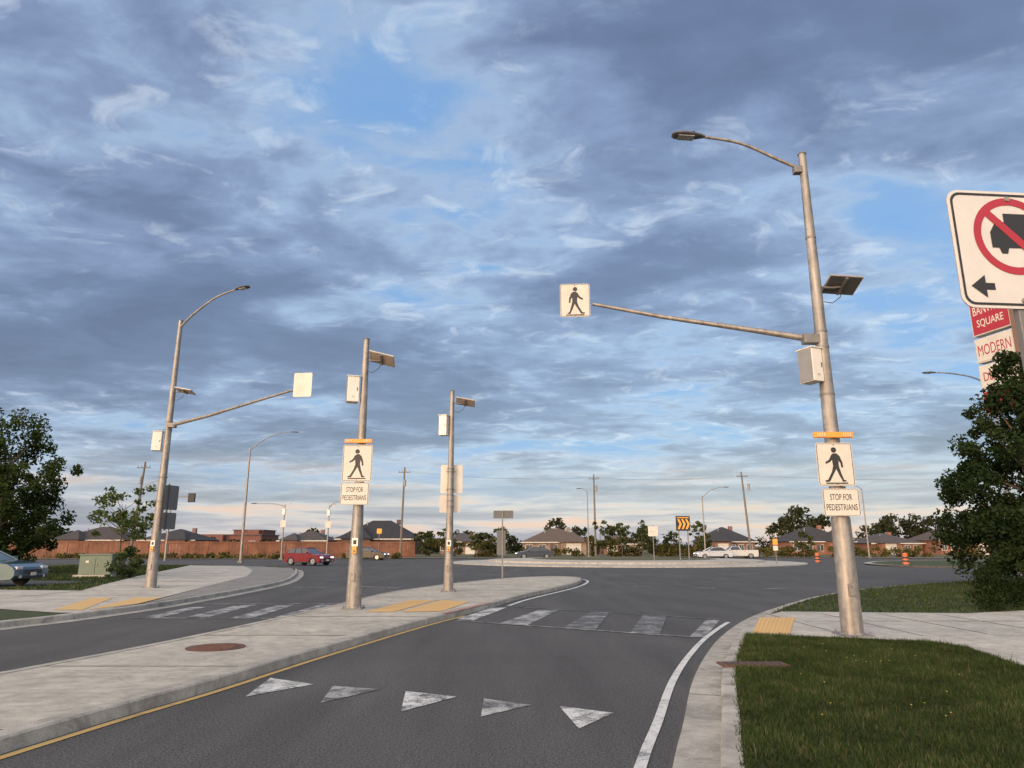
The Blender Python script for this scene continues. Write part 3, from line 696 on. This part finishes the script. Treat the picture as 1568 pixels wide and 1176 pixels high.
# shop pylon
b=B()
MP=Matrix.Translation((22.2,30.4,0))@Matrix.Rotation(math.radians(-76),4,'Z')
b.box((1.28,0,6.5),(.55,.55,13.0),BROWN,MP,.01)
for z,h,mt in((12.05,1.75,SIGNR),(10.45,1.15,SIGNW),(9.2,1.1,SIGNW),(8.0,1.1,SIGNR)):
    b.box((0,0,z),(1.95,.4,h),TRIMW,MP,.01); b.box((0,-.205,z),(1.83,.02,h-.12),mt,MP)
text(b,'BANWELL',1.6,.42,0,12.36,-.222,SIGNW,MP,.01); text(b,'SQUARE',1.35,.42,0,11.7,-.222,SIGNW,MP,.01)
text(b,'MODERN',1.65,.5,0,10.45,-.222,SIGNR,MP,.0); text(b,'DENTAL',1.5,.4,0,9.2,-.222,SIGNR,MP,.0)
b.finish('shopping_plaza_sign',(22.2,30.4,0))
b=B(); x,y=-20.4,35.6
b.box((x,y,.17),(1.9,1.5,.12),CONC,None,.01); b.box((x,y,.70),(1.6,1.2,.95),GREENBOX,None,.03); b.box((x,y-.02,1.19),(1.66,1.26,.06),GREENBOX,None,.012)
b.box((x,y-.605,.65),(.012,.012,.8),TRIM); b.box((x+.08,y-.615,.7),(.05,.03,.14),STEELD); b.box((x-.4,y-.604,.85),(.14,.006,.1),SIGNW)
b.finish('electrical_utility_box',(x,y,.1))

# ------------------------------------------------------------ fence
b=B(); FP=[(-100,87.8),(-75,90.5),(-45,93),(-28,96),(-13.5,99)]
for (x0,y0),(x1,y1) in zip(FP,FP[1:]):
    L=math.hypot(x1-x0,y1-y0); n=int(L/2.44); ang=math.degrees(math.atan2(y1-y0,x1-x0))
    for k in range(n):
        M=frame((x0+(x1-x0)*(k+.5)/n,y0+(y1-y0)*(k+.5)/n,0),ang); w=L/n; hh=2.15+random.uniform(-.07,.07)
        b.box((-w/2,0,hh/2+.03),(.12,.12,hh+.1),FENCE,M)
        for j in range(12):
            b.box((-w/2+w*(j+.5)/12,.02*(j%2),hh/2+.05),(w/12-.012,.02,hh-.06+random.uniform(-.01,.01)),FENCE,M)
        b.box((0,-.05,hh-.1),(w,.04,.1),FENCE,M); b.box((0,-.05,.35),(w,.04,.1),FENCE,M)
b.finish('wooden_fence')

# ------------------------------------------------------------ houses
def house(name,x0,x1,y,top,eave,wallc,roofc,zb=-.4,depth=11,gar=0,flat=False):
    W=simple('brick_'+name,wallc,.85,0,.22,2.5); R=simple('shingles_'+name,roofc,.9,0,.2,2)
    root=bpy.data.objects.new(name,None); root.location=((x0+x1)/2,y,zb); COL.objects.link(root)
    def part(b,n):
        o=b.finish(n,((x0+x1)/2,y,zb)); o.location=(0,0,0); o.parent=root
    w=x1-x0; cx=(x0+x1)/2; b=B(); b.box((cx,y+depth/2,(eave+zb)/2),(w-1,depth,eave-zb),W)
    gx=x0+w*.28 if gar==0 else x0+w*.72
    b.box((gx,y-1.0,(eave+zb)/2),(w*.34,2.0,eave-zb-.01),W); part(b,'walls')
    b=B(); o=.5
    def hip(xa,xb,ya,yb,z0,z1):
        d=min((yb-ya)/2,(xb-xa)/2*.95); ym=(ya+yb)/2
        vs=[(xa,ya,z0),(xb,ya,z0),(xb,yb,z0),(xa,yb,z0),(xa+d,ym,z1),(xb-d,ym,z1)]
        b.add(vs,[(0,1,5,4),(1,2,5),(2,3,4,5),(3,0,4),(3,2,1,0)],R)
    if flat:
        b.box((cx,y+depth/2,eave+.1),(w-.6,depth+.6,.25),R)
    else:
        hip(x0,x1,y-o,y+depth+o,eave+.02,top); hip(gx-w*.2,gx+w*.2,y-2.6,y+depth*.5,eave+.03,eave+(top-eave)*.72)
        b.box((cx,y-o-.02,eave-.05),(w,.05,.18),TRIMW)
    part(b,'roof')
    b=B(); zc=(eave+max(zb,0))/2+.1
    for fx in (.52,.68,.84) if gar==0 else (.12,.3,.46):
        xx=x0+w*fx; b.box((xx,y-.03,zc),(w*.09+.16,.05,1.25),TRIMW); b.box((xx,y-.065,zc),(w*.09,.03,1.05),WIN); b.box((xx,y-.085,zc),(.05,.02,1.05),TRIMW)
    part(b,'windows')
    b=B(); b.box((gx,y-2.03,zb+1.35),(w*.2,.05,2.2),TRIMW)
    for k in range(4): b.box((gx,y-2.06,zb+.6+.5*k),(w*.2-.1,.02,.02),CABG)
    b.box((x0+w*.44,y-.04,zb+1.3),(1.0,.06,2.1),BROWN); part(b,'doors')
    if not flat:
        b=B(); b.box((cx+w*.2,y+depth*.6,top-.3),(.7,.7,1.0),W); b.cyl((cx-w*.15,y+3,top-1.0),(cx-w*.15,y+3,top-.3),.08,.08,CABG,8); part(b,'chimney')
BR=(.27,.125,.08); TAN=(.26,.19,.14)
house('brick_house',-33.5,-17.9,134,6.5,2.9,(.1,.07,.06),(.025,.025,.03))
house('brick_house',1.6,15.3,134,5.0,2.3,TAN,(.10,.075,.062),gar=1)
house('brick_house',16.5,26,138,3.7,2.0,(.2,.12,.09),(.10,.072,.062))
house('brick_house',36.2,46,133,5.2,2.4,(.21,.12,.09),(.035,.035,.04))
house('brick_house',51,63.5,131,5.3,2.4,BR,(.04,.037,.04),gar=1)
house('brick_house',68.5,79,136,4.1,2.1,BR,(.07,.06,.06))
house('brick_house',78.5,88,131,5.2,2.6,(.25,.11,.075),(.08,.06,.055),gar=1)
house('brick_house',-87,-73,134,5.3,2.7,(.2,.12,.1),(.05,.042,.04))
house('brick_house',-72,-60.5,136,4.9,2.7,(.2,.12,.1),(.035,.033,.035),gar=1)
house('brick_house',-45,-35.2,136,4.6,2.6,(.2,.12,.1),(.06,.052,.05))
house('brick_house',-14.5,-5.5,138,4.2,2.4,(.2,.13,.10),(.07,.062,.06),gar=1)
house('commercial_building',-84,-66,188,5.2,4.4,(.17,.07,.055),(.1,.08,.08),-.4,14,0,True)
house('commercial_building',-76,-67,192,6.4,5.7,(.17,.07,.055),(.1,.08,.08),-.4,10,1,True)

# ------------------------------------------------------------ vehicles
def car(name,loc,yaw,paint,L=4.6,W=1.82,H=1.45,kind='sedan',lit=True):
    PM=simple('paint_'+name,paint,.28,.35,.04,2,coat=.8)
    M=Matrix.Translation(loc)@Matrix.Rotation(math.radians(yaw),4,'Z'); root=bpy.data.objects.new(name,None); root.location=loc; root.rotation_euler=(0,0,math.radians(yaw)); COL.objects.link(root)
    h=L/2; wr=.33 if kind=='sedan' else .35; ax=h*.6; ar=wr+.06; bz=.98*H/1.45 if kind!='suv' else 1.0
    def arch(c): return [(c-ar*math.cos(math.pi*k/8),wr*.75+ar*math.sin(math.pi*k/8)) for k in range(9)]
    low=.24
    prof=[(-h+.03,.42),(-h+.10,low+.02)]+[(-ax-ar,low)]+arch(-ax)+[(-ax+ar,low),(ax-ar,low)]+arch(ax)+[(ax+ar,low),(h-.12,low+.03),(h,.40),(h-.01,.58),(h-.10,.70),(h-.32,bz-.14),(h-1.15,bz-.03)]
    if kind=='sedan': prof+=[(h-1.35,bz),(-h+.75,bz+.02),(-h+.12,bz),(-h,.85)]
    elif kind=='suv': prof+=[(h-1.25,bz),(-h+.15,bz+.04),(-h+.02,.9)]
    elif kind=='pickup': prof+=[(h-1.25,bz),(-h+.05,bz+.02),(-h,.85)]
    zc=.6
    lay=[(-W/2,.93),(-W/2+.06,1.),( W/2-.06,1.),(W/2,.93)]
    n=len(prof); vs=[]
    for yy,sc in lay:
        for px,pz in prof: vs.append((px*(.985 if sc<1 else 1),yy,zc+(pz-zc)*sc if pz>zc else pz))
    fs=[list(range(n))[::-1],list(range(3*n,4*n))]
    for i in range(3):
        for k in range(n): fs.append((i*n+k,i*n+(k+1)%n,(i+1)*n+(k+1)%n,(i+1)*n+k))
    b=B(); b.add(vs,fs,PM)
    if kind=='sedan': g0=(-h+.55,h-1.30); g1=(-h+1.35,h-2.15)
    elif kind=='suv': g0=(-h+.12,h-1.15); g1=(-h+.55,h-1.95)
    else: g0=(-h+2.3,h-1.25); g1=(-h+2.5,h-1.95)
    wb,wt=W/2-.08,W/2-.27; zt=H-.05
    o1=B(); gv=[(g0[0],-wb,bz-.02),(g0[1],-wb,bz-.02),(g0[1],wb,bz-.02),(g0[0],wb,bz-.02),(g1[0],-wt,zt),(g1[1],-wt,zt),(g1[1],wt,zt),(g1[0],wt,zt)]
    o1.add(gv,[(0,1,5,4),(1,2,6,5),(2,3,7,6),(3,0,4,7)],GLASS)
    rp=[(g1[0]-.06,-wt-.01),(g1[1]+.05,-wt-.01),(g1[1]+.05,wt+.01),(g1[0]-.06,wt+.01)]
    cx=(g1[0]+g1[1])/2
    vs=[(x,y,zt-.01) for x,y in rp]+[(cx+(x-cx)*.9,y*.86,H+.01) for x,y in rp]
    b.add(vs,[(4,5,6,7)]+[(i,(i+1)%4,(i+1)%4+4,i+4) for i in range(4)],PM)
    for s in(-1,1):
        for (xa,xb) in((g0[0],g1[0]),(g0[1],g1[1])): b.tube([(xa,s*wb,bz-.02),(xb,s*wt,zt)],[.045,.04],PM,6)
        mids=[.42] if kind=='sedan' else ([.35,.68] if kind=='suv' else [])
        for t in mids:
            a=g0[0]+(g0[1]-g0[0])*t; c=g1[0]+(g1[1]-g1[0])*t; b.tube([(a,s*(wb+.005),bz-.02),(c,s*(wt+.005),zt)],[.035,.03],TRIM,6)
        b.box((g0[1]-.25,s*(W/2+.08),bz+.06),(.13,.2,.13),PM,None,.02)
        b.box((0,s*(W/2+.0),low+.06),(2*(ax-ar)-.05,.05,.09),TRIM)
        for xx in (.25,-.75): b.box((xx,s*(W/2-.0),bz-.2),(.16,.025,.03),TRIM)
        for xx in (.78,-.2,-1.1): b.box((xx,s*(W/2-.02),.62),(.012,.05,.55),TRIM)
    if kind=='pickup':
        b.box((-h+1.15,0,bz+.025),(2.1,W-.2,.01),TRIM)
    ob=b.finish('body',(0,0,0)); ob.parent=root
    ob=o1.finish('glasshouse',(0,0,0)); ob.parent=root
    b=B()
    for s in(-1,1):
        b.box((h-.14,s*(W/2-.25),.67),(.26,.32,.12),HEADL if lit else HEADO,frame((0,0,0)),.03)
        b.box((-h+.06,s*(W/2-.22),.84),(.16,.32,.15),TAIL,None,.02)
        b.cyl((h-.03,s*(W/2-.3),.36),(h+.01,s*(W/2-.3),.36),.06,.06,HEADO,10)
    b.box((h-.02,0,.54),(.08,.95,.16),TRIM,None,.02); b.box((h,0,.34),(.06,1.1,.12),TRIM,None,.02); b.box((h+.03,0,.45),(.01,.3,.12),SIGNW)
    b.box((-h,0,.6),(.02,.32,.15),SIGNW); ob=b.finish('lights_and_grille',(0,0,0)); ob.parent=root
    b=B()
    for sx in(-ax,ax):
        for s in(-1,1):
            y0=s*(W/2-.22);y1=s*(W/2-.015)
            b.tube([(sx,y0,wr),(sx,y1-s*.03,wr),(sx,y1,wr)],[wr,wr,wr-.03],RUBBER,24)
            b.cyl((sx,y1-s*.01,wr),(sx,y1+s*.006,wr),wr*.66,wr*.62,RIM,20)
            for k in range(5):
                a=2*math.pi*k/5; b.box((sx+math.cos(a+.6)*wr*.42,y1+s*.008,wr+math.sin(a+.6)*wr*.42),(.07,.006,.07),TRIM)
            b.cyl((sx,y1+s*.004,wr),(sx,y1+s*.014,wr),.05,.045,TRIM,10)
    ob=b.finish('wheels',(0,0,0)); ob.parent=root
    return root
car('red_hatchback_car',(-17.2,60.5,0),-28,(.20,.007,.013),4.1,1.76,1.46,'suv')
car('dark_car',(-16.8,83,0),-8,(.018,.022,.02),4.7,1.82,1.45,'sedan')
car('grey_sedan_car',(2.9,92,0),186,(.05,.06,.075),4.9,1.84,1.45,'sedan')
car('white_car',(25.8,91.5,0),184,(.55,.56,.58),4.6,1.82,1.47,'sedan')
car('white_pickup_truck',(29.6,94,0),182,(.62,.60,.56),5.3,1.9,1.6,'pickup')
car('teal_car',(-20.75,27.4,.125),-2,(.055,.10,.12),5.0,1.84,1.42,'sedan',False)

# ------------------------------------------------------------ light and sky
SAZ=math.radians(212); SEL=math.radians(7)
sd=Vector((math.sin(SAZ)*math.cos(SEL),math.cos(SAZ)*math.cos(SEL),math.sin(SEL)))
sl=bpy.data.lights.new('sun','SUN'); sl.energy=1.5; sl.angle=math.radians(10); sl.color=(1,.56,.30)
so=bpy.data.objects.new('sun',sl); so.rotation_euler=sd.to_track_quat('Z','Y').to_euler(); so.location=(0,-20,30); COL.objects.link(so)
w=bpy.data.worlds.new('World'); scene.world=w; w.use_nodes=True; nt=w.node_tree; nt.nodes.clear()
out=nt.nodes.new('ShaderNodeOutputWorld'); 
def mth(op,a,b_=None,c_=None,clamp=False):
    n=nt.nodes.new('ShaderNodeMath'); n.operation=op; n.use_clamp=clamp
    for i,v in enumerate((a,b_,c_)):
        if v is None: continue
        if isinstance(v,(int,float)): n.inputs[i].default_value=v
        else: nt.links.new(v,n.inputs[i])
    return n.outputs[0]
tc=nt.nodes.new('ShaderNodeTexCoord'); D=tc.outputs['Generated']
sx=nt.nodes.new('ShaderNodeSeparateXYZ'); nt.links.new(D,sx.inputs[0]); dx,dy,dz=sx.outputs
zz=mth('MAXIMUM',dz,0.); den=mth('ADD',zz,.10)
U=mth('DIVIDE',dx,den); V=mth('DIVIDE',dy,den)
cb=nt.nodes.new('ShaderNodeCombineXYZ'); nt.links.new(U,cb.inputs[0]); nt.links.new(V,cb.inputs[1]); cb.inputs[2].default_value=3.7
mpc=nt.nodes.new('ShaderNodeMapping'); mpc.inputs['Rotation'].default_value=(0,0,.5); mpc.inputs['Scale'].default_value=(1.0,1.35,1)
nt.links.new(cb.outputs[0],mpc.inputs['Vector']); Pv=mpc.outputs[0]
nL=noise(nt,.85,2,.5,Pv,.5); nM=noise(nt,2.6,6,.55,Pv,.4); nS=noise(nt,8.5,4,.55,Pv,.3)
d=mth('ADD',mth('MULTIPLY',nL,.50),mth('MULTIPLY',nM,.36)); d=mth('ADD',d,mth('MULTIPLY',nS,.14))
def blob(u,v,ru,rv,amp):
    a=mth('POWER',mth('DIVIDE',mth('SUBTRACT',U,u),ru),2.); c=mth('POWER',mth('DIVIDE',mth('SUBTRACT',V,v),rv),2.)
    return mth('MULTIPLY',mth('EXPONENT',mth('MULTIPLY',mth('ADD',a,c),-1.)),amp)
for bl in [(-.16,1.28,.34,.48,-.11),(-.9,2.4,1.0,.75,.12),(.62,1.02,.45,.20,.09),(.88,1.6,.26,.35,-.05),(-.9,1.25,.28,.45,-.05),(.42,1.95,.45,.40,.11),(1.7,2.6,.6,.7,-.04),(.0,3.3,1.8,.8,.06)]:
    d=mth('ADD',d,blob(*bl))
col=ramp(nt,d,[(.33,(.16,.335,.66)),(.41,(.20,.36,.63)),(.465,(.32,.43,.62)),(.52,(.21,.28,.45)),(.60,(.125,.168,.30)),(.72,(.088,.118,.22))])
rim=noise(nt,5.5,5,.6,Pv,.8)
rf=ramp(nt,rim,[(.55,0.),(.68,.55)]); rf2=ramp(nt,d,[(.36,0.),(.44,1.),(.52,.85),(.60,0.)])
col=mix(nt,col,(.60,.68,.78),mix(nt,rf,rf2,1.,'MULTIPLY'))
mp=nt.nodes.new('ShaderNodeMapping'); mp.inputs['Scale'].default_value=(3,3,34); nt.links.new(D,mp.inputs['Vector'])
hs=noise(nt,1.3,5,.6,mp.outputs[0],.3)
hz=ramp(nt,hs,[(.34,(.20,.24,.36)),(.47,(.35,.38,.49)),(.55,(.56,.54,.58)),(.63,(.72,.52,.46))])
hf=nt.nodes.new('ShaderNodeMapRange'); hf.interpolation_type='SMOOTHSTEP'; nt.links.new(dz,hf.inputs[0]); hf.inputs[1].default_value=.03; hf.inputs[2].default_value=.15; hf.inputs[3].default_value=.92; hf.inputs[4].default_value=0
col=mix(nt,col,hz,hf.outputs[0])
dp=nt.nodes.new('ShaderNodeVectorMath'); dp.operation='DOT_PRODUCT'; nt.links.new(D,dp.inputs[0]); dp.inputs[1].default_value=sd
gl=nt.nodes.new('ShaderNodeMapRange'); gl.interpolation_type='SMOOTHSTEP'; nt.links.new(dp.outputs['Value'],gl.inputs[0]); gl.inputs[1].default_value=.0; gl.inputs[2].default_value=1.; gl.inputs[3].default_value=0; gl.inputs[4].default_value=3.0  # broad glow around the sun direction, added to brighten ground and uprights
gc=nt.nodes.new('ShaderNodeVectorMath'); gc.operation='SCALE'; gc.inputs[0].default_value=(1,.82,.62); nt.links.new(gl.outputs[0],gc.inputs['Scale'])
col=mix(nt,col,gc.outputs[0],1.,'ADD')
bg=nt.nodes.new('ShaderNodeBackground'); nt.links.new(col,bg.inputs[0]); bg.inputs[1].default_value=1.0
sk=nt.nodes.new('ShaderNodeTexSky'); sk.sky_type='NISHITA'; sk.sun_disc=False; sk.sun_elevation=SEL; sk.sun_rotation=SAZ; sk.air_density=1; sk.dust_density=1
bg2=nt.nodes.new('ShaderNodeBackground'); nt.links.new(sk.outputs[0],bg2.inputs[0]); bg2.inputs[1].default_value=.05
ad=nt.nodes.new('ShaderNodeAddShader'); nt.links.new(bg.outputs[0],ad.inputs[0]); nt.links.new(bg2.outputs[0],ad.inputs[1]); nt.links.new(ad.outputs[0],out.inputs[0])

cam=bpy.data.cameras.new('camera'); co=bpy.data.objects.new('camera',cam); COL.objects.link(co); scene.camera=co
co.location=(0,0,1.6); co.rotation_euler=(math.radians(90)+math.atan(248/1060),0,0); cam.sensor_width=36; cam.lens=36*1060/1568; cam.clip_end=6000; cam.clip_start=.05
scene.view_settings.view_transform='Standard'; scene.view_settings.look='None'; scene.view_settings.exposure=0
